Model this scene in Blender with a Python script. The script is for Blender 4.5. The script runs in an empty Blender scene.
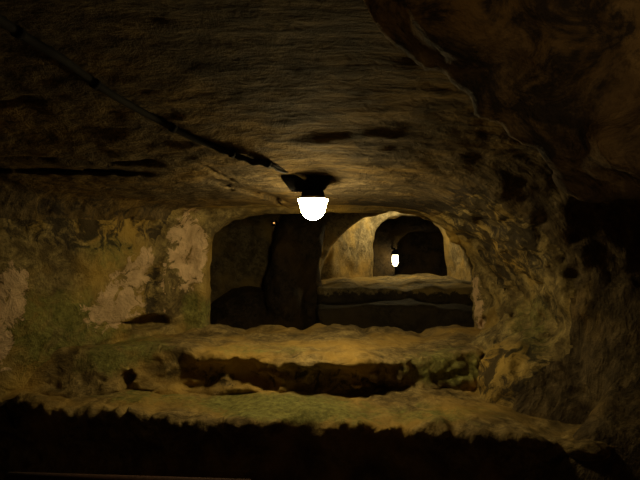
import bpy, bmesh, math, random
import numpy as np
from mathutils import Vector

# ------------------------------------------------------------------ basics
EZ = 1.5                      # eye height above the gallery floor
F = 500.0                     # focal length in pixels of a 640 px wide frame
HZ = 250.0                    # the eye level seen in the picture
sc = bpy.context.scene
col = sc.collection
random.seed(3)
rng = np.random.RandomState(11)

def at(px, py, Y):
    """point (relative to the eye) seen at px, py at depth Y"""
    return np.array([(px - 320.0) / F * Y, Y, (HZ - py) / F * Y])

# ------------------------------------------------------------------ noise
PERM = rng.permutation(256).astype(np.int32)
PERM = np.concatenate([PERM, PERM, PERM])
GRAD = rng.normal(size=(256, 3)).astype(np.float32)
GRAD /= np.linalg.norm(GRAD, axis=1, keepdims=True)

def noise(x, y, z):
    xi = np.floor(x).astype(np.int32); yi = np.floor(y).astype(np.int32); zi = np.floor(z).astype(np.int32)
    xf = (x - xi).astype(np.float32); yf = (y - yi).astype(np.float32); zf = (z - zi).astype(np.float32)
    u = xf * xf * xf * (xf * (xf * 6 - 15) + 10)
    v = yf * yf * yf * (yf * (yf * 6 - 15) + 10)
    w = zf * zf * zf * (zf * (zf * 6 - 15) + 10)
    out = 0
    for dx in (0, 1):
        hx = PERM[(xi + dx) & 255]
        wx = u if dx else 1 - u
        for dy in (0, 1):
            hy = PERM[(hx + yi + dy) & 255]
            wy = v if dy else 1 - v
            for dz in (0, 1):
                g = GRAD[PERM[(hy + zi + dz) & 255] & 255]
                wz = w if dz else 1 - w
                out = out + wx * wy * wz * (g[..., 0] * (xf - dx) + g[..., 1] * (yf - dy) + g[..., 2] * (zf - dz))
    return out * 1.6

def fbm(x, y, z, f, n=3, gain=0.5):
    o = 0; a = 1.0
    for k in range(n):
        o = o + a * noise(x * f + 17.3 * k, y * f - 5.1 * k, z * f + 3.7 * k)
        a *= gain; f *= 2.03
    return o

def ridge(x, y, z, f, n=3):
    o = 0; a = 1.0
    for k in range(n):
        o = o + a * (1 - 2 * np.abs(noise(x * f + 7.9 * k, y * f + 2.1 * k, z * f - 9.7 * k)))
        a *= 0.5; f *= 2.1
    return o

def smax(a, b, k):
    h = np.clip(0.5 + 0.5 * (a - b) / k, 0, 1)
    return b + (a - b) * h + k * h * (1 - h)

def smin(a, b, k):
    return -smax(-a, -b, k)

def ell(x, y, z, c, r):
    d = np.sqrt(((x - c[0]) / r[0]) ** 2 + ((y - c[1]) / r[1]) ** 2 + ((z - c[2]) / r[2]) ** 2)
    return (d - 1) * min(r)

def gauss(x, c, s):
    return np.exp(-((x - c) / s) ** 2)

# ------------------------------------------------------------------ shape of the hewn niches (negative = air)
AY = [0.0, 1.0, 1.7, 1.9, 2.0, 2.1, 2.18, 2.26, 2.35, 2.75, 3.2]
AA = [2.4, 2.35, 2.3, 2.15, 1.85, 1.45, 1.16, 1.05, 1.03, 1.03, 0.96]
BY = [0.0, 1.0, 1.4, 1.8, 2.0, 2.3, 2.6, 3.2]
BB = [1.02, 1.00, 0.95, 0.85, 0.785, 0.71, 0.675, 0.63]
LY = [-3, 1.0, 1.6, 2.3, 2.9, 3.08, 3.3]
LX = [-2.7, -2.6, -2.3, -1.52, -1.06, -0.90, -0.84]
X0, Z0 = 0.10, -0.35
NRX = [-0.6, -0.05, 0.10, 0.20, 0.27, 0.40, 0.49, 0.58, 0.72, 0.9]
NRZ = [2.2, 0.66, 0.46, 0.34, 0.255, 0.175, 0.112, 0.055, -0.15, -1.6]

def smoothi(t, ys, vs):
    t0 = np.interp(t, ys, vs); e = 0.035
    return (t0 + np.interp(t - e, ys, vs) + np.interp(t + e, ys, vs)) / 3.0

def niche(x, y, z):
    ye = y + 0.6 * np.clip(-z - 0.1, 0, 0.7)          # the flare starts further out near the ledge
    a = smoothi(ye, AY, AA).astype(np.float32); b = smoothi(y, BY, BB).astype(np.float32)
    a = a - 0.32 * np.clip((-z - .3) / .35, 0, 1) * np.clip((2.02 - y) / .20, 0, 1)
    dx = np.maximum(x - X0, 0); dz = np.maximum(z - Z0, 0)
    g = (np.sqrt((dx / a) ** 2 + (dz / b) ** 2) - 1) * b
    da = (np.interp(ye + 0.05, AY, AA) - np.interp(ye - 0.05, AY, AA)) / 0.1
    g = g / np.sqrt(1 + (0.6 * da) ** 2).astype(np.float32)
    # the ceiling sinks a little towards the left
    g = smax(g, z - (Z0 + b) + 0.02 + 0.05 * np.clip(-x - 0.6, 0, 2), 0.05)
    xl = smoothi(y, LY, LX).astype(np.float32)
    wl = (xl - x) * 0.80 - 0.10 * np.clip(z - 0.0, 0, 1)
    f = smax(g, wl, 0.16)
    return f

def near_rock(x, y, z):
    zc = np.interp(x, NRX, NRZ).astype(np.float32)
    sl = (np.interp(x + 0.04, NRX, NRZ) - np.interp(x - 0.04, NRX, NRZ)) / 0.08
    e = (z - zc) / np.sqrt(1 + sl ** 2).astype(np.float32)      # how far in from the broken edge
    face = (0.84 - 0.40 * np.clip(e, 0, .8) + .05 * np.sin(7 * x + 3 * z) + .04 * np.sin(11 * z - 4 * x)) - y
    return smax(smax(-e, y - 0.97, 0.06), face * .9, 0.07)

def opening(x, y, z):
    xl = -0.718 - 0.05 * (y - 3.12); xr = 0.985 + 0.3 * (y - 3.15)
    d = smax(xl - x, z - (0.235 + 0.03 * np.clip(x, -0.5, 0.6)), 0.30)
    d = smax(d, x - xr, 0.55)
    return d

def far_space(x, y, z):
    # the cross gallery behind the first opening
    gal = smax(smax(3.27 - y, y - 5.72, 0.05), z - 0.85, 0.3)
    gal = smax(gal, -(x + 2.2), 0.2); gal = smax(gal, x - 3.0, 0.2)
    # a pier left of the second niche, and its broken foot
    pier = smax(np.abs(x + 0.16) - 0.17 - .03 * np.sin(9 * z), 5.15 - y, 0.1)
    gal = smax(gal, -pier, 0.12)
    gal = smax(gal, -ell(x, y, z, (-0.35, 5.15, -0.45), (0.19, 0.30, 0.60)), 0.16)
    gal = smax(gal, -ell(x, y, z, (-0.75, 5.4, -0.85), (0.5, 0.40, 0.45)), 0.16)
    # second niche: arch, splayed chamber, inner opening
    dx = x - 0.87; dz = np.maximum(z + 0.34, 0)
    arch = (np.sqrt((dx / 0.87) ** 2 + (dz / 0.76) ** 2) - 1) * 0.75
    arch = smax(arch, smax(5.55 - y, y - 5.90, 0.01), 0.015)
    lx = 0.02 + (y - 5.75) / 0.85 * 0.67
    ch = smax(lx - x, x - (1.80 - 0.12 * (y - 5.75)), 0.12) * 0.8
    ch = smax(ch, z - (0.78 - 0.35 * (y - 5.8)), 0.25)
    ch = smax(ch, smax(5.80 - y, y - 6.62, 0.03), 0.03)
    o2 = smax(smax(0.69 - x, z - 0.455, 0.5), x - 1.69, 0.42)
    o2 = smax(o2, smax(6.5 - y, y - 6.95, 0.01), 0.01)
    # third gallery and its far arch
    g3 = smax(smax(6.78 - y, y - 9.0, 0.04), smax(z - 0.62, smax(-x - 0.6, x - 3.4, 0.1), 0.25), 0.1)
    o3 = smax(smax(1.36 - x, z - 0.37, 0.45), x - 3.3, 0.3)
    o3 = smax(o3, smax(8.8 - y, y - 10.6, 0.02), 0.03)
    f = smin(gal, arch, 0.03)
    f = np.minimum(f, ch); f = smin(f, o2, 0.02); f = np.minimum(f, g3); f = smin(f, o3, 0.03)
    return f

HOLE_A = (-1.02, 2.98, -0.43)
def cavity(x, y, z):
    f = niche(x, y, z)
    f = smax(f, y - 3.15, 0.07)
    # the flared foot of the right wall
    f = smax(f, -ell(x, y, z, (1.12, 2.62, -0.80), (0.36, 0.55, 0.38)), 0.10)
    f = smin(f, smax(opening(x, y, z), smax(2.9 - y, y - 3.5, 0.02), 0.02), 0.05)
    f = np.minimum(f, smax(far_space(x, y, z), 3.2 - y, 0.02))
    f = smax(f, -near_rock(x, y, z), 0.05)
    f = smin(f, ell(x, y, z, HOLE_A, (0.125, 0.16, 0.052)), 0.012)
    f = smin(f, smax(smax(-x - 2.2, x - 0.66 + 0.0 * y, 0.1), smax(z - 0.75, y - 0.1, 0.1), 0.2), 0.1)
    f = np.maximum(f, -1.5 - z)
    return f

def polyline_d(x, y, pts):
    d = np.full(x.shape, 9.0, np.float32)
    for (ax, ay), (bx, by) in zip(pts[:-1], pts[1:]):
        t = np.clip(((x - ax) * (bx - ax) + (y - ay) * (by - ay)) / ((bx - ax) ** 2 + (by - ay) ** 2), 0, 1)
        d = np.minimum(d, np.hypot(x - ax - t * (bx - ax), y - ay - t * (by - ay)))
    return d

def ceil_pt(px, py, z):
    Y = z * F / (HZ - py)
    return ((px - 320) / F * Y, Y)
GROOVES = [([ceil_pt(-60, 166, .335), ceil_pt(60, 169, .335), ceil_pt(110, 172, .335), ceil_pt(160, 172, .335)], 0.016, 0.035),
           ([ceil_pt(200, 178, .31), ceil_pt(245, 188, .31), ceil_pt(284, 200, .31)], 0.012, 0.02),
           ([ceil_pt(-20, 143, .36), ceil_pt(30, 142, .36)], 0.014, 0.02)]

def roughness(x, y, z):
    """depth of the carving marks and breaks, added to the air's distance"""
    wl = np.clip((-x - 0.55) / 0.3, 0, 1) * np.clip((0.28 - z) / 0.1, 0, 1)
    up = np.clip((z - 0.02) / 0.2, 0, 1) * wl
    rw = np.clip((x - 0.62) / 0.2, 0, 1) * np.clip((y - 2.05) / 0.2, 0, 1)
    nr = np.clip((1.1 - y) / 0.15, 0, 1) * np.clip((x + 0.1) / 0.2, 0, 1)
    base = (0.022 - 0.016 * np.clip((z - 0.1) / 0.15, 0, 1) * np.clip((x + 3) * 9, 0, 1)) * fbm(x, y, z, 2.6, 3)
    sm0 = np.clip((z - .15) / .1, 0, 1) * (1 - nr)
    d = base + (0.010 - 0.005 * sm0 + 0.016 * rw + 0.012 * up + 0.008 * nr) * fbm(x, y, z, 9.0, 3)
    d = d + .022 * rw * np.clip((-z - .42) / .1, 0, 1) * ridge(x + .6 * z, y, z * .8 - x * .4, 6.5, 3)
    d = d + (0.014 * rw + 0.014 * up + 0.010 * wl) * ridge(x, y, z, 5.5, 3)
    d = d + 0.030 * nr * fbm(x, y, z, 6.0, 3)
    # pick marks running round the vault
    th = np.arctan2(z - Z0, x - X0); r = np.hypot(x - X0, z - Z0)
    sm = (1 - wl) * (1 - rw) * (1 - nr)
    st = noise(th * 2.2, y * 13 + 0.5 * noise(x * 3, y * 3, z * 3), r * 9) + 0.7 * noise(th * 3.5 + 9, y * 30, r * 24)
    d = d + 0.0055 * sm * st
    g = np.zeros(x.shape, np.float32)
    for pts, w, dep in GROOVES:
        q = polyline_d(x + 0.015 * noise(x * 9, y * 9, z * 0), y + 0.012 * noise(x * 12 + 5, y * 12, z * 0), pts)
        g = g + dep * np.exp(-(q / w) ** 2)
    d = d - g * np.clip((z - 0.12) / 0.08, 0, 1)
    # a seam at the foot of the left wall and an upright hollow beside the opening
    px = 320 + x / np.maximum(y, .3) * F; py = HZ - z / np.maximum(y, .3) * F
    onl = wl * np.clip((y - 1.5) / .2, 0, 1)
    seam = np.exp(-((py - (352 - (px - 75) * .28 + 2 * noise(px * .08, py * 0, py * 0))) / 1.6) ** 2) * np.clip((px - 60) / 20, 0, 1) * np.clip((140 - px) / 12, 0, 1)
    seam = seam + np.exp(-((py - (328 - (px - 90) * .16)) / 1.5) ** 2) * np.clip((px - 88) / 10, 0, 1) * np.clip((135 - px) / 8, 0, 1)
    chan = np.exp(-((px - (153 + (py - 270) * -.12 + 3 * noise(py * .06, px * 0, px * 0))) / 8.0) ** 2) * np.clip((py - 225) / 20, 0, 1) * np.clip((312 - py) / 14, 0, 1)
    gv = np.exp(-((py - (169 + (px - 0) * .02 + 1.5 * noise(px * .05, px * 0, px * 0))) / 2.4) ** 2) * np.clip((160 - px) / 40, 0, 1)
    gv = gv + .7 * np.exp(-((py - (177 + (px - 200) * .27)) / 2.2) ** 2) * np.clip((px - 195) / 25, 0, 1) * np.clip((290 - px) / 10, 0, 1)
    d = d - .055 * gv * np.clip((z - .16) / .05, 0, 1) * np.clip((y - 1.2) / .2, 0, 1) * np.clip((-x) / .05, 0, 1)
    d = d - onl * (.020 * seam + .045 * chan)
    return d

# ------------------------------------------------------------------ turning a distance field into a mesh
def surface(fn, detail, lo, hi, h, band=0.16):
    ax = [np.arange(lo[i], hi[i] + h * 0.5, h, dtype=np.float32) for i in range(3)]
    X, Y, Z = np.meshgrid(*ax, indexing='ij')
    V = np.asarray(fn(X, Y, Z), dtype=np.float32)
    if detail is not None:
        m = np.abs(V) < band
        V[m] += np.asarray(detail(X[m], Y[m], Z[m]), np.float32)
    del X, Y, Z
    S = V < 0
    n = V.shape
    cnt = np.zeros((n[0] - 1, n[1] - 1, n[2] - 1), np.int8)
    for i in (0, 1):
        for j in (0, 1):
            for k in (0, 1):
                cnt += S[i:n[0] - 1 + i, j:n[1] - 1 + j, k:n[2] - 1 + k]
    cells = np.argwhere((cnt > 0) & (cnt < 8))
    idx = np.full(cnt.shape, -1, np.int64)
    idx[tuple(cells.T)] = np.arange(len(cells))
    acc = np.zeros((len(cells), 3)); num = np.zeros(len(cells))
    corners = [(i, j, k) for i in (0, 1) for j in (0, 1) for k in (0, 1)]
    for a in corners:
        for b in corners:
            if sum(b) - sum(a) == 1 and all(q >= p for p, q in zip(a, b)):
                va = V[tuple((cells + a).T)]; vb = V[tuple((cells + b).T)]
                s = (va < 0) != (vb < 0)
                t = np.where(s, va / np.where(s, va - vb, 1), 0)
                p = np.array(a)[None] + t[:, None] * (np.array(b) - np.array(a))[None]
                acc += np.where(s[:, None], p, 0); num += s
    verts = (cells + acc / num[:, None]) * h + np.array(lo)[None]
    quads = []
    for axis in range(3):
        o1, o2 = [(1, 2), (2, 0), (0, 1)][axis]
        sl0 = [slice(1, -1)] * 3; sl1 = [slice(1, -1)] * 3
        sl0[axis] = slice(0, n[axis] - 1); sl1[axis] = slice(1, n[axis])
        A = S[tuple(sl0)]; B = S[tuple(sl1)]
        e = np.argwhere(A != B)
        inside = A[tuple(e.T)]
        off = np.array([1, 1, 1]); off[axis] = 0
        e = e + off
        d1 = np.zeros(3, int); d1[o1] = 1
        d2 = np.zeros(3, int); d2[o2] = 1
        c = [e - d1 - d2, e - d2, e, e - d1]
        q = np.stack([idx[tuple(np.clip(k, 0, None).T)] for k in c], 1)
        q[~inside] = q[~inside][:, ::-1]
        quads.append(q)
    quads = np.concatenate(quads)
    quads = quads[(quads >= 0).all(1)]
    return verts, quads          # faces look towards positive values

def link_mesh(name, verts, quads, mat, parent=None, flip=False, smooth=True):
    used = np.unique(quads)
    re = np.full(len(verts), -1, np.int64); re[used] = np.arange(len(used))
    v = verts[used] + np.array([0, 0, EZ]); q = re[quads]
    if flip: q = q[:, ::-1]
    me = bpy.data.meshes.new(name)
    me.vertices.add(len(v)); me.vertices.foreach_set('co', v.astype(np.float32).ravel())
    me.loops.add(q.size); me.loops.foreach_set('vertex_index', q.astype(np.int32).ravel())
    me.polygons.add(len(q)); me.polygons.foreach_set('loop_start', np.arange(0, q.size, 4, dtype=np.int32))
    me.update(calc_edges=True); me.validate()
    me.polygons.foreach_set('use_smooth', [smooth] * len(me.polygons))
    o = bpy.data.objects.new(name, me); col.objects.link(o)
    me.materials.append(mat)
    if parent: o.parent = parent
    return o, verts[used]

def add_attr(o, name, val):
    a = o.data.attributes.new(name, 'FLOAT', 'POINT')
    a.data.foreach_set('value', np.asarray(val, np.float32))

# ------------------------------------------------------------------ materials
def new_mat(name):
    m = bpy.data.materials.new(name); m.use_nodes = True
    nt = m.node_tree; nt.nodes.clear()
    out = nt.nodes.new('ShaderNodeOutputMaterial'); b = nt.nodes.new('ShaderNodeBsdfPrincipled')
    nt.links.new(b.outputs[0], out.inputs[0])
    return m, nt, b

def simple_mat(name, c, rough=0.5, metal=0.0, emit=None, strength=0, bump=0.0):
    m, nt, b = new_mat(name)
    tc = nt.nodes.new('ShaderNodeTexCoord'); n = nt.nodes.new('ShaderNodeTexNoise')
    n.inputs['Scale'].default_value = 60; n.inputs['Detail'].default_value = 4
    nt.links.new(tc.outputs['Object'], n.inputs['Vector'])
    r = nt.nodes.new('ShaderNodeValToRGB'); r.color_ramp.elements[0].position = .3; r.color_ramp.elements[1].position = .7
    r.color_ramp.elements[0].color = (*[k * .75 for k in c], 1); r.color_ramp.elements[1].color = (*[min(1, k * 1.2) for k in c], 1)
    nt.links.new(n.outputs['Fac'], r.inputs[0]); nt.links.new(r.outputs[0], b.inputs['Base Color'])
    b.inputs['Roughness'].default_value = rough; b.inputs['Metallic'].default_value = metal
    if emit:
        b.inputs['Emission Color'].default_value = (*emit, 1); b.inputs['Emission Strength'].default_value = strength
    return m

def rock_mat(name, light, dark, streak=0.0, bump=1.0, scale=1.0):
    """hewn limestone; point attributes: plaster, algae, soot (stains with their own shapes, the last also painted shade)"""
    m, nt, b = new_mat(name)
    N = nt.nodes.new; L = nt.links.new
    tc = N('ShaderNodeTexCoord')
    def tex(sc_, det, rough=.6, vec=None, dist=0.0):
        t = N('ShaderNodeTexNoise'); t.inputs['Scale'].default_value = sc_ * scale; t.inputs['Detail'].default_value = det
        t.inputs['Roughness'].default_value = rough; t.inputs['Distortion'].default_value = dist
        L(vec or tc.outputs['Object'], t.inputs['Vector']); return t.outputs['Fac']
    def ramp(fac, p0, p1, c0=(0, 0, 0), c1=(1, 1, 1)):
        r = N('ShaderNodeValToRGB'); e = r.color_ramp.elements
        e[0].position = p0; e[1].position = p1; e[0].color = (*c0, 1); e[1].color = (*c1, 1)
        L(fac, r.inputs[0]); return r.outputs[0]
    def mix(fac, a, c):
        x = N('ShaderNodeMix'); x.data_type = 'RGBA'
        if isinstance(fac, float): x.inputs[0].default_value = fac
        else: L(fac, x.inputs[0])
        for i, q in ((6, a), (7, c)):
            if isinstance(q, tuple): x.inputs[i].default_value = (*q, 1)
            else: L(q, x.inputs[i])
        return x.outputs[2]
    def math_(op, a, c):
        x = N('ShaderNodeMath'); x.operation = op
        for i, q in ((0, a), (1, c)):
            if isinstance(q, (int, float)): x.inputs[i].default_value = q
            else: L(q, x.inputs[i])
        return x.outputs[0]
    big = tex(2.2, 3); mid = tex(9, 6, .65, dist=.6); fine = tex(42, 6, .7); grain = tex(150, 3, .6)
    base = mix(ramp(mid, .40, .60), dark, light)
    base = mix(ramp(fine, .40, .70), mix(0.45, base, tuple(k * .45 for k in dark)), base)
    pits = tex(24, 5, .72, dist=.5); speck = tex(7, 8, .75, dist=1.0)
    base = mix(ramp(pits, .52, .62), base, mix(0.6, base, tuple(k * .30 for k in dark)))
    base = mix(math_('MULTIPLY', ramp(speck, .50, .60), .60), base, tuple(k * .55 for k in dark))
    ochre = tuple((light[0] * 1.0, light[1] * .86, light[2] * .48))
    base = mix(math_('MULTIPLY', ramp(big, .45, .62), .75), base, ochre)
    heights = []
    if streak:
        # pick marks running round the vault: stretched along the angle about the vault's axis
        sep = N('ShaderNodeSeparateXYZ'); L(tc.outputs['Object'], sep.inputs[0])
        xx = math_('SUBTRACT', sep.outputs['X'], X0); zz = math_('SUBTRACT', sep.outputs['Z'], Z0 + EZ)
        th = math_('ARCTAN2', zz, xx)
        rr = math_('SQRT', math_('ADD', math_('MULTIPLY', xx, xx), math_('MULTIPLY', zz, zz)), 0)
        cmb = N('ShaderNodeCombineXYZ'); L(math_('MULTIPLY', th, .14), cmb.inputs[0])
        L(sep.outputs['Y'], cmb.inputs[1]); L(math_('MULTIPLY', rr, .8), cmb.inputs[2])
        s1 = tex(26, 5, .65, cmb.outputs[0], .3); s2 = tex(75, 3, .6, cmb.outputs[0])
        base = mix(math_('MULTIPLY', ramp(s1, .42, .60), streak), base, tuple(k * .38 for k in dark))
        heights += [(s1, .030), (s2, .010)]
    def attr(nm):
        a = N('ShaderNodeAttribute'); a.attribute_name = nm; return a.outputs['Fac']
    def mask(nm, sc_, p=.5, w=.08, amp=1.1):
        t = tex(sc_, 7, .68, dist=.9)
        v = math_('ADD', attr(nm), math_('MULTIPLY', math_('SUBTRACT', t, .5), amp))
        return ramp(v, p - w, p + w)
    al = mask('algae', 11, .5, .25, 2.0)
    base = mix(math_('MULTIPLY', al, .88), base, mix(ramp(fine, .35, .65), (.10, .105, .030), (.30, .30, .085)))
    pl = mask('plaster', 12, .5, .06, 3.2)
    base = mix(pl, base, mix(ramp(mid, .35, .65), (.50, .35, .20), (.82, .60, .38)))
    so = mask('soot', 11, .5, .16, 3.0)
    base = mix(math_('MULTIPLY', so, .88), base, (.030, .024, .019))  # sooty stains and painted shade share this near-black
    L(base, b.inputs['Base Color'])
    b.inputs['Roughness'].default_value = .85
    b.inputs['Specular IOR Level'].default_value = .25
    h = math_('ADD', math_('MULTIPLY', mid, .050), math_('MULTIPLY', fine, .014))
    h = math_('ADD', h, math_('MULTIPLY', grain, .003))
    h = math_('ADD', h, math_('MULTIPLY', pl, .006))
    for q, w in heights: h = math_('ADD', h, math_('MULTIPLY', q, w))
    bp = N('ShaderNodeBump'); bp.inputs['Strength'].default_value = bump; bp.inputs['Distance'].default_value = 1.0
    L(h, bp.inputs['Height']); L(bp.outputs[0], b.inputs['Normal'])
    return m

LIME = (.54, .42, .175); LIMED = (.16, .118, .052)
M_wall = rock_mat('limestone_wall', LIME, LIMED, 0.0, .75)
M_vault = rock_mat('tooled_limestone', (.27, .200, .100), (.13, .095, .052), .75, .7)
M_rough = rock_mat('broken_limestone', (.40, .26, .11), (.14, .085, .038), 0.0, .55, .8)
M_ledge = rock_mat('worn_limestone', (.50, .37, .15), (.17, .120, .048), 0.0, .6)
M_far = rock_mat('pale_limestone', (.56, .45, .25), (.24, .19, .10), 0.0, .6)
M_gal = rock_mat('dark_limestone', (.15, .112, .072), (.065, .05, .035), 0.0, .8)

# ------------------------------------------------------------------ the shell of the niche
H = 0.015
full = lambda x, y, z: cavity(x, y, z)
V, Q = surface(full, roughness, (-2.45, -0.05, -1.3), (2.10, 3.42, 0.90), H)
fc = V[Q].mean(1)
fn_ = np.cross(V[Q[:, 2]] - V[Q[:, 0]], V[Q[:, 3]] - V[Q[:, 1]])
fn_ /= np.linalg.norm(fn_, axis=1, keepdims=True) + 1e-12
cx, cy, cz = fc.T
keep = ~((np.abs(cy - 3.42) < .02))
Q = Q[keep]; cx = cx[keep]; cy = cy[keep]; cz = cz[keep]; fn_ = fn_[keep]
aa = np.interp(cy, AY, AA); bb = np.interp(cy, BY, BB)
ang = np.arctan2((cz - Z0) / bb, np.maximum(cx - X0, 1e-3) / aa)
part = np.zeros(len(Q), int)                      # 0 ceiling
part[(cx > X0) & (ang < math.radians(56)) & (cy > 2.22)] = 2    # wall_right; the flared vault stays with the ceiling
part[(cx < -0.3) & (cz < 0.20 - 0.06 * np.clip(-cx - .6, 0, 1))] = 1   # wall_left
part[(cy > 3.02) & (cz < 0.33) & (cx > -1.0)] = 3   # wall_back
part[(cy > 3.02) & (fn_[:, 1] > .2)] = 3
nrk = near_rock(cx, cy, cz) < 0.05
part[nrk & (cx > -.25)] = 4                       # wall_front, the broken rock by the eye
part[(cz < -1.28)] = 9

def pix(v):
    return 320 + v[:, 0] / v[:, 1] * F, HZ - v[:, 2] / v[:, 1] * F

def blob(px, py, c, r, rot=0):
    s, k = math.sin(math.radians(rot)), math.cos(math.radians(rot))
    dx, dy = px - c[0], py - c[1]
    return np.clip(1.0 - ((dx * k + dy * s) / r[0]) ** 2 * .5 - ((-dx * s + dy * k) / r[1]) ** 2 * .5, -.6, .85)

def stains(o, v, plaster=(), algae=(), soot=()):  # the last list also carries painted shade
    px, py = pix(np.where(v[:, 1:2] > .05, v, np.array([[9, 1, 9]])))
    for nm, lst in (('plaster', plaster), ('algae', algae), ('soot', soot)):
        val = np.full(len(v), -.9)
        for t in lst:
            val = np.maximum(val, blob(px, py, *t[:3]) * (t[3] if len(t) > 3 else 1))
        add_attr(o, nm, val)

def structure(name, sel, mat, **st):
    o, v = link_mesh(name, V, Q[sel], mat)
    o['kind'] = 'structure'
    stains(o, v, **st)
    return o
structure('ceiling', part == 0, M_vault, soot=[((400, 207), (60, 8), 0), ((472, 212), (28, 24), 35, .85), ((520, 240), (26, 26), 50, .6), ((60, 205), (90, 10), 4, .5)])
structure('wall_left', part == 1, M_wall,
          plaster=[((116, 302), (30, 21), -35), ((138, 272), (12, 22), 20), ((181, 258), (20, 34), 10), ((174, 302), (9, 36), 0),
                   ((8, 300), (16, 34), 10), ((4, 335), (10, 30), 0), ((105, 368), (24, 12), -20)],
          algae=[((55, 330), (62, 40), 0, .85), ((192, 312), (14, 20), 0), ((140, 350), (35, 14), -15, .8), ((110, 250), (30, 18), 0, .6)],
          soot=[((60, 224), (90, 22), 8, .68), ((140, 228), (46, 18), 0, .6), ((152, 290), (7, 34), 8, .6)])  # sooty upper wall; narrow dark streak along the upright hollow
structure('wall_right', part == 2, M_wall, soot=[((470, 215), (30, 30), 35, .74), ((508, 250), (38, 38), 50, .74), ((545, 290), (10, 30), -25, .5), ((515, 372), (46, 36), 0, .58), ((560, 390), (14, 40), -35, .7)],  # sooty stains; the wide low patch paints the foot as less lit
          algae=[((530, 330), (26, 36), 0, .5)])
structure('wall_back', part == 3, M_wall, plaster=[((478, 306), (5, 32), -6, .8), ((188, 250), (18, 36), 0)], algae=[((196, 312), (14, 20), 0)],
          soot=[((470, 210), (22, 20), 30, .8)])
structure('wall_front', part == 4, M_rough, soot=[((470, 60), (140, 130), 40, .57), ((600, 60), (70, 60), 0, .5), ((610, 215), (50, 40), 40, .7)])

# ------------------------------------------------------------------ things
def tag(o, label=None, cat=None, group=None, kind=None):
    if label: o['label'] = label
    if cat: o['category'] = cat
    if group: o['group'] = group
    if kind: o['kind'] = kind
    return o

def yfront(x): return 2.0 - 0.2 * x + 0.02 * np.sin(5 * x + 1)
def ztop_a(x, y): return -0.70 + 0.02 * np.sin(3.1 * x + .5) + 0.012 * np.sin(9 * x + 4 * y) - 0.05 * np.clip(yfront(x) + .10 - y, 0, 1)
def ledge_a(x, y, z):
    t = z - ztop_a(x, y)
    under = np.clip(-0.70 - z, 0, .2)
    fr = (yfront(x) + 0.35 * under - y) * .93
    d = smax(t, fr, 0.045)
    d = smax(d, y - 2.62, .02); d = np.maximum(d, -1.42 - z)
    d = np.maximum(d, np.maximum(-2.1 - x, x - 1.22))
    return np.maximum(d, cavity(x, y, z) - 0.05)
def rough_a(x, y, z):
    lip = np.clip((yfront(x) + .16 - y) / .12, 0, 1)
    d = 0.012 * fbm(x, y, z, 4, 3) + 0.008 * fbm(x, y, z, 16, 2)
    d = d + lip * (0.045 * fbm(x, y * .4, z * .5, 4.5, 4, .6) + 0.008 * fbm(x, y * .6, z * .4, 24, 2))
    return d

RB = [(-2.2, 2.10), (-1.5, 2.36), (-1.2, 2.44), (-0.9, 2.50), (-0.62, 2.52), (-0.35, 2.47), (-0.1, 2.36), (0.12, 2.33), (0.35, 2.38), (0.62, 2.46), (0.82, 2.50), (0.88, 2.56), (0.94, 2.46), (1.3, 2.40)]
def yriser(x): return np.interp(x, [p[0] for p in RB], [p[1] for p in RB]).astype(np.float32)
def ztop_b(x, y):
    return (-0.515 + 0.012 * np.sin(7 * x + 1) + 0.02 * np.clip(-x - .9, 0, 1) + 0.05 * np.clip(-x - 1.0, 0, 1)
            + 0.036 * np.clip((y - 3.0) / .2, 0, 1) * (np.abs(np.sin(8.2 * x + .9)) - .6) - 0.04 * np.clip(2.58 - y, 0, .2))
def ledge_b(x, y, z):
    slope = np.clip((-x - 0.58) / .25, 0, 1) * 0.75 + np.clip((x - .30) / .2, 0, 1) * .40         # the left end leans back
    yy = yriser(x) + slope * (z + 0.66)
    d = smax(z - ztop_b(x, y), (yy - y) * .9, 0.028)
    for c, r in (((-0.48, 2.42, -0.625), (.27, .15, .075)), ((-0.66, 2.46, -0.62), (.17, .10, .06)), ((-0.02, 2.28, -0.635), (.34, .15, .085)),
                 ((.27, 2.32, -0.665), (.22, .12, .045)), ((.84, 2.44, -0.60), (.022, .12, .10)), ((-0.975, 2.46, -0.655), (.015, .14, .023))):
        d = smax(d, -ell(x, y, z, c, r), 0.014)
    d = smax(d, y - 3.34, .03)
    d = np.maximum(d, np.maximum(-2.1 - x, x - 1.25)); d = np.maximum(d, -0.80 - z)
    d = np.maximum(d, -(z - ztop_a(x, y)) - 0.03)
    return np.maximum(d, cavity(x, y, z) - 0.05)
def rough_b(x, y, z):
    face = np.clip((yriser(x) + .14 - y) / .1, 0, 1)
    d = 0.014 * fbm(x, y, z, 4.5, 3) + 0.008 * fbm(x, y, z, 15, 2)
    rt = np.clip((x - .3) / .1, 0, 1)
    d = d + face * (0.020 * fbm(x, y, z, 4, 2) + 0.014 * fbm(x * .7 + .5 * z, y, z * 1.4, 13, 3) + 0.014 * ridge(x * .55 + .9 * z, y, z * 1.3 - x * .5, 8, 3) + rt * .016 * fbm(x, y, z, 22, 2))
    back = np.clip((y - 2.95) / .15, 0, 1)
    return d + back * .018 * fbm(x, y, z, 7, 2)

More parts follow.
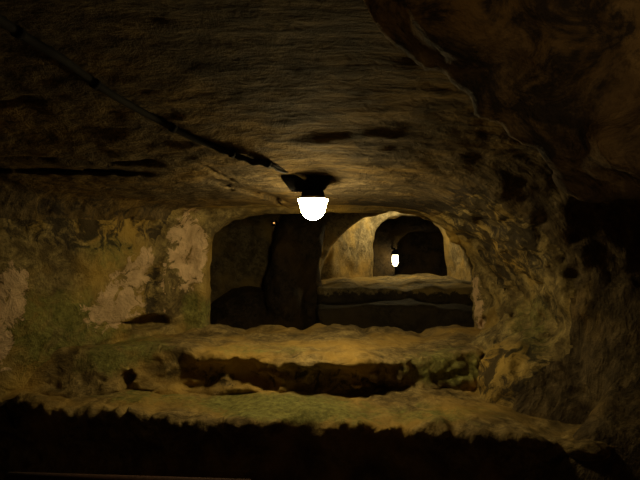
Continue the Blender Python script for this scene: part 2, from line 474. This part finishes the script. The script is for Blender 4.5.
v, q = surface(ledge_a, rough_a, (-2.16, 1.55, -1.48), (1.28, 2.70, -0.55), 0.0125)
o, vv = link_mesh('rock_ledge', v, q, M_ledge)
stains(o, vv, algae=[((285, 408), (90, 14), 4, 1.05), ((150, 395), (60, 10), 0, .6), ((430, 415), (60, 10), 0, .55), ((230, 400), (30, 10), 0, .7)],
       plaster=[((90, 372), (14, 6), 0, .55)], soot=[((8, 412), (14, 22), 0, .9)])  # dark blob at the left end of the lip
tag(o, 'wide mossy rock ledge with a ragged lip over the black drop in front', 'ledge')
v, q = surface(ledge_b, rough_b, (-2.16, 1.95, -0.86), (1.31, 3.40, -0.38), 0.0115)
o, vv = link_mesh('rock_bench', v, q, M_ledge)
stains(o, vv, algae=[((450, 368), (44, 18), 0, .85), ((120, 352), (44, 18), -12, .85), ((260, 350), (50, 6), 0, .5)],
       soot=[((320, 380), (70, 10), 4, .45), ((215, 375), (30, 10), 20, .4)], plaster=[((215, 392), (8, 3), 0, .5)])  # dark blobs paint extra shade into the riser hollows
tag(o, 'rock bench with a broken hollowed riser, standing on the mossy ledge below the dark opening', 'ledge')

# ------------------------------------------------------------------ the galleries behind the opening
def far_rough(x, y, z):
    return 0.030 * fbm(x, y, z, 1.8, 3) + 0.018 * fbm(x, y, z, 6, 2) + .02 * np.clip(1 - np.abs(y - 5.1) * 2, 0, 1) * ridge(x, y, z, 4, 2)
def far_cav(x, y, z): return np.maximum(far_space(x, y, z), -1.5 - z)
V2, Q2 = surface(far_cav, far_rough, (-2.4, 3.40, -1.6), (3.6, 10.9, 1.1), 0.035, .25)
c2 = V2[Q2].mean(1); n2 = np.cross(V2[Q2[:, 2]] - V2[Q2[:, 0]], V2[Q2[:, 3]] - V2[Q2[:, 1]])
n2 /= np.linalg.norm(n2, axis=1, keepdims=True) + 1e-12
ok = c2[:, 1] > 3.44
p2 = np.zeros(len(Q2), int)
p2[(c2[:, 1] < 5.66)] = 1
p2[(c2[:, 1] > 5.60) & (c2[:, 1] < 6.80)] = 2
p2[(c2[:, 1] >= 6.80)] = 3
p2[(c2[:, 2] < -1.38)] = 4
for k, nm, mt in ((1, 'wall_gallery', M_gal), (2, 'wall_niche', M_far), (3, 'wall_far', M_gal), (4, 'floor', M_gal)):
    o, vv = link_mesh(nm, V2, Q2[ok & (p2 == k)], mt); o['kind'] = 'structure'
    stains(o, vv)

def far_ledge(x, y, z):
    top = np.where(y < 5.3, -0.372, -0.348) + 0.012 * np.sin(6 * x) + 0.010 * np.sin(17 * x + 3 * y)
    d = smax(z - top, 4.86 + .03 * np.sin(4 * x) - y, .05)
    d2 = smax(z + 0.505 + .02 * np.sin(5 * x + 1), 4.44 + .05 * np.sin(3 * x) - y, .06)
    d = np.minimum(d, d2)
    d = smax(d, -0.02 + 0.0 * y - x, .05); d = np.maximum(d, x - 2.3); d = np.maximum(d, y - 6.86)
    return np.maximum(d, -1.46 - z)
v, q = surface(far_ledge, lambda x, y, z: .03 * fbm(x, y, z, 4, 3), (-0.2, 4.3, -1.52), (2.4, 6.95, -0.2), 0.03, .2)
o, vv = link_mesh('rock_ledge', v, q, M_far); stains(o, vv, soot=[((395, 316), (160, 19), 0, 2.2)])  # dark band paints the lower front as if unlit
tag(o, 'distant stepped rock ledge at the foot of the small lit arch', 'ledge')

# the corridor behind the eye
def corridor(x, y, z):
    d = smax(smax(-2.45 - x, x - 0.75, .2), z - 0.85, .25)
    return np.maximum(smax(d, -1.6 - y, .2), -1.5 - z)
V3, Q3 = surface(corridor, lambda x, y, z: .04 * fbm(x, y, z, 2, 3), (-2.7, -1.9, -1.7), (1.0, 0.1, 1.2), 0.06, .25)
c3 = V3[Q3].mean(1); sel = c3[:, 1] < -0.0
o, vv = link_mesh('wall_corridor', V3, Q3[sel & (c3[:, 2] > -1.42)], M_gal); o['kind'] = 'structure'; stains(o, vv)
def floor_near(x, y, z): return np.maximum(np.maximum(z + 1.30, np.abs(x + .3) - 2.4), np.maximum(-1.9 - y, y - 3.4))
v, q = surface(floor_near, lambda x, y, z: .03 * fbm(x, y, z, 3, 3), (-2.9, -2.0, -1.6), (2.3, 3.5, -1.1), 0.06, .2)
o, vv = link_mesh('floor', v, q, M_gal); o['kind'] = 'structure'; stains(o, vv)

# ------------------------------------------------------------------ lamps
M_glass = simple_mat('lit_opal_glass', (.9, .85, .75), .3, emit=(1.0, .77, .35), strength=92)
M_jar = simple_mat('lit_clear_jar', (.9, .85, .75), .3, emit=(1.0, .77, .35), strength=14)
M_black = simple_mat('black_cast_metal', (.007, .006, .006), .9, .0)
M_rim = simple_mat('worn_enamel', (.34, .30, .24), .4)
M_gland = simple_mat('tinned_metal', (.55, .50, .42), .3, .9)
for m_ in (M_black,): m_.node_tree.nodes['Principled BSDF'].inputs['Specular IOR Level'].default_value = .15
M_rubber = simple_mat('black_cable_rubber', (.014, .012, .011), .85)

def lathe(bm, prof, seg=40, c=(0, 0, 0)):
    rings = []
    for r, z in prof:
        if r < 1e-5: rings.append([bm.verts.new((c[0], c[1], c[2] + z))])
        else: rings.append([bm.verts.new((c[0] + r * math.cos(2 * math.pi * i / seg), c[1] + r * math.sin(2 * math.pi * i / seg), c[2] + z)) for i in range(seg)])
    for a, b in zip(rings[:-1], rings[1:]):
        for i in range(seg):
            j = (i + 1) % seg
            if len(a) == 1 and len(b) > 1: bm.faces.new((a[0], b[j], b[i]))
            elif len(b) == 1 and len(a) > 1: bm.faces.new((a[i], a[j], b[0]))
            elif len(a) > 1: bm.faces.new((a[i], a[j], b[j], b[i]))
    bmesh.ops.recalc_face_normals(bm, faces=bm.faces)

def box(bm, c, s, taper=1.0, bev=0.006):
    vs = []
    for sz in (-1, 1):
        k = taper if sz < 0 else 1
        for sx, sy in ((-1, -1), (1, -1), (1, 1), (-1, 1)):
            vs.append(bm.verts.new((c[0] + sx * s[0] * k / 2, c[1] + sy * s[1] * k / 2, c[2] + sz * s[2] / 2)))
    fs = [bm.faces.new([vs[i] for i in f]) for f in ((3, 2, 1, 0), (4, 5, 6, 7), (0, 1, 5, 4), (1, 2, 6, 5), (2, 3, 7, 6), (3, 0, 4, 7))]
    es = list({e for f in fs for e in f.edges})
    bmesh.ops.bevel(bm, geom=es, offset=bev, segments=2, affect='EDGES', profile=.6)

def tube(bm, pts, r, seg=10, cap=True):
    pts = [Vector(p) for p in pts]; rings = []
    for i, p in enumerate(pts):
        t = (pts[min(i + 1, len(pts) - 1)] - pts[max(i - 1, 0)]).normalized()
        up = Vector((0, 0, 1)) if abs(t.z) < .9 else Vector((1, 0, 0))
        a = t.cross(up).normalized(); b = a.cross(t)
        rad = r[i] if isinstance(r, (list, tuple)) else r
        rings.append([bm.verts.new(p + a * math.cos(2 * math.pi * k / seg) * rad + b * math.sin(2 * math.pi * k / seg) * rad) for k in range(seg)])
    for a, b in zip(rings[:-1], rings[1:]):
        for k in range(seg): bm.faces.new((a[k], a[(k + 1) % seg], b[(k + 1) % seg], b[k]))
    if cap: bm.faces.new(rings[0][::-1]); bm.faces.new(rings[-1])
    bmesh.ops.recalc_face_normals(bm, faces=bm.faces)

def obj(name, bm, mat, parent=None, smooth=True):
    me = bpy.data.meshes.new(name); bm.to_mesh(me); bm.free()
    for p in me.polygons: p.use_smooth = smooth
    me.materials.append(mat)
    o = bpy.data.objects.new(name, me); col.objects.link(o)
    if parent: o.parent = parent
    return o

def empty(name, loc):
    o = bpy.data.objects.new(name, None); col.objects.link(o); o.location = loc; o.empty_display_size = .05
    return o

def rock_hit(px, py, off=0.0, y0=0.5, y1=3.3, fn=None, det=None):
    """where the line of sight meets the rock"""
    Y = np.arange(y0, y1, .002); P = np.stack([(px - 320) / F * Y, Y, (HZ - py) / F * Y])
    f = cavity(*[p.astype(np.float32) for p in P]) + roughness(*[p.astype(np.float32) for p in P])
    i = np.argmax(f > -off) if (f > -off).any() else len(Y) - 1
    return P[:, i]

LY_ = 2.36
lamp_p = at(313, 199.5, LY_)                           # rim of the dome
cz_ = np.arange(0.1, .7, .002)
fz = cavity(np.full(cz_.shape, lamp_p[0] - .02, np.float32), np.full(cz_.shape, LY_, np.float32), cz_.astype(np.float32))
zc = cz_[np.argmax(fz > 0)]
rise = zc - lamp_p[2]                                  # rim to rock
print('lamp', lamp_p, 'ceiling', zc, 'rise', rise)
lamp = empty('ceiling_lamp', (lamp_p[0], lamp_p[1], lamp_p[2] + EZ))
tag(lamp, 'large glowing opal dome lamp hanging from a black box on the rock ceiling', 'lamp')
bm = bmesh.new(); lathe(bm, [(0, .001), (.071, .001), (.0722, -.004), (.070, -.009), (.0655, -.013), (.063, -.030), (.056, -.056), (.045, -.076), (.030, -.090), (.014, -.0965), (0, -.098)]); obj('glass_dome', bm, M_glass, lamp)
bm = bmesh.new(); lathe(bm, [(0, .014), (.05, .014), (.070, .011), (.0765, .006), (.0765, .0015), (0, .0015)]); obj('rim', bm, M_rim, lamp)
bm = bmesh.new(); lathe(bm, [(0, .045), (.046, .045), (.052, .036), (.056, .016), (.056, .008), (0, .008)]); obj('collar', bm, M_black, lamp)
bm = bmesh.new(); bh = max(rise - .03, .05); box(bm, (-.028, .0, .040 + bh / 2), (.245, .16, bh), .62, .012); mb = obj('mounting_box', bm, M_black, lamp)
for sx in (-1, 1):
    bm = bmesh.new(); lathe(bm, [(0, -.008), (.007, -.008), (.008, -.003), (.008, .004), (0, .004)], 6, (-.028 + sx * .055, -.03, .040)); obj('screw', bm, M_gland, mb)
bm = bmesh.new(); tube(bm, [(-.115, -.085, .125), (-.085, -.088, .116), (-.055, -.086, .103), (-.030, -.078, .088)], [.008, .009, .011, .012]); obj('cable_gland', bm, M_gland, lamp)

lp = at(395.2, 254.5, 8.72)
far = empty('wall_lamp', (lp[0], lp[1], lp[2] + EZ))
tag(far, 'tiny distant glowing lamp seen through the small far arch', 'lamp')
bm = bmesh.new(); lathe(bm, [(.040, .0), (.050, -.02), (.056, -.06), (.056, -.11), (.049, -.155), (.032, -.19), (.014, -.205), (0, -.208)], 28); obj('glass_jar', bm, M_jar, far)
bm = bmesh.new(); lathe(bm, [(0, .09), (.03, .09), (.045, .06), (.066, .03), (.068, -.006), (.058, -.008), (0, -.002)], 28); obj('cap', bm, M_black, far)
bm = bmesh.new(); tube(bm, [(0, 0, .07), (0, .10, .10), (-.02, .32, .11)], .016); obj('bracket', bm, M_black, far)

# the lamp of the second niche hangs behind its front arch, out of sight
def point(name, loc, power, c, r):
    l = bpy.data.lights.new(name, 'POINT'); l.energy = power; l.color = c; l.shadow_soft_size = r
    o = bpy.data.objects.new(name, l); col.objects.link(o); o.location = loc
    return o
point('niche_light', (0.98, 6.22, 0.50 + EZ), 12.0, (1.0, .84, .45), .05)
point('corridor_fill', (-0.9, -1.1, 0.45 + EZ), 1.0, (1.0, .80, .58), .08)  # added dim fill behind the eye, lifts the dark parts
# added spot with no lamp body, brightens the rock beside the arch
sl_ = bpy.data.lights.new('fill_spot', 'SPOT'); sl_.energy = 8; sl_.color = (1.0, .72, .36); sl_.spot_size = math.radians(48); sl_.spot_blend = 1.0; sl_.shadow_soft_size = .05
so_ = bpy.data.objects.new('fill_spot', sl_); col.objects.link(so_); so_.location = (.10, -0.75, EZ - .05)
so_.rotation_euler = (Vector((.56, .75, EZ + .26)) - so_.location).to_track_quat('-Z', 'Y').to_euler()

# ------------------------------------------------------------------ the cable clipped along the ceiling
path = [(-1500, -560), (-1000, -400), (-600, -250), (-330, -145), (-150, -65), (-40, -8), (0, 20), (30, 40), (62, 58), (95, 84), (128, 104), (160, 121), (192, 138), (218, 148), (236, 155), (250, 161), (266, 163), (276, 167)]
dense = []
for (ax, ay), (bx, by) in zip(path[:-1], path[1:]):
    for t in np.linspace(0, 1, 6 if ax > -60 else 13)[:-1]: dense.append((ax + (bx - ax) * t, ay + (by - ay) * t))
dense.append(path[-1])
P = np.array([rock_hit(x, y, .010, .2) for x, y in dense])
for k in range(4): P[1:-1] = .25 * P[:-2] + .5 * P[1:-1] + .25 * P[2:]
end = lamp_p + np.array([-.115, -.085, .125])
P = np.concatenate([P, [end * .5 + P[-1] * .5 + np.array([0, 0, -.006])], [end]])
P[:, 2] += EZ
print('cable', P[0], P[-1])
cable = empty('power_cable', P[-1]); tag(cable, 'black power cable running along the rock ceiling to the big dome lamp', 'cable')
bm = bmesh.new(); tube(bm, [p - P[-1] for p in P], [.017 - .007 * i / len(P) for i in range(len(P))], 10); obj('sheath', bm, M_rubber, cable)
bm = bmesh.new(); tube(bm, [p - P[-1] + np.array([.010, .004, -.012 + .004 * math.sin(i * 1.3)]) for i, p in enumerate(P) if i > len(P) - 26], .0045, 8); obj('earth_wire', bm, M_rubber, cable)
for i in [k for k in range(8, len(P) - 6, 12)]:
    d = Vector(P[i + 1] - P[i - 1]).normalized(); c = Vector(P[i] - P[-1])
    bm = bmesh.new(); tube(bm, [c - d * .009, c + d * .009], .0168, 12); obj('cable_clip', bm, M_black, cable)

# a pinpoint of amber light on the dark wall
pp = at(274, 223, 5.50)
M_amber = simple_mat('amber_glow', (.8, .4, .1), .4, emit=(1.0, .48, .12), strength=1.2)
ind = empty('indicator_light', (pp[0], pp[1], pp[2] + EZ)); tag(ind, 'tiny amber pinpoint of light on the dark wall left of the dome lamp', 'light')
bm = bmesh.new(); lathe(bm, [(0, -.010), (.008, -.006), (.010, 0), (.008, .006), (0, .010)], 16); obj('lens', bm, M_amber, ind)
bm = bmesh.new(); box(bm, (0, .12, 0), (.05, .22, .05), 1, .006); obj('housing', bm, M_black, ind)

# low wooden rail at the foot of the ledge
M_wood = simple_mat('red_brown_wood', (.06, .022, .014), .9)
r0, r1 = at(8, 479, 1.62), at(250, 487, 1.50)
rail = empty('barrier_rail', (r0[0], r0[1], .2)); tag(rail, 'dark red-brown wooden rail in the shadow below the mossy ledge', 'rail')
def rel(p): return Vector((p[0], p[1], p[2] + EZ)) - rail.location
bm = bmesh.new(); tube(bm, [rel(r0), rel(r0 * .5 + r1 * .5), rel(r1)], .022, 12); obj('handrail', bm, M_wood, rail)
for t in (.12, .88):
    p = rel(r0 * (1 - t) + r1 * t); bm = bmesh.new(); tube(bm, [p, Vector((p.x, p.y, -.02))], .02, 12); obj('post', bm, M_wood, rail)

# ------------------------------------------------------------------ camera, world, view
w = bpy.data.worlds.new('dark'); sc.world = w; w.use_nodes = True
w.node_tree.nodes['Background'].inputs[0].default_value = (0, 0, 0, 1)
cam = bpy.data.cameras.new('camera'); cam.sensor_width = 36; cam.lens = F / 640 * 36; cam.clip_start = .02
co = bpy.data.objects.new('camera', cam); col.objects.link(co); co.location = (0, 0, EZ)
co.rotation_euler = (math.radians(90), 0, 0); cam.shift_y = (HZ - 240) / 640
sc.camera = co
sc.view_settings.view_transform = 'Standard'; sc.view_settings.look = 'None'
sc.view_settings.exposure = 0.1; sc.view_settings.gamma = 1.0; sc.view_settings.use_curve_mapping = False
sc.cycles.max_bounces = 6
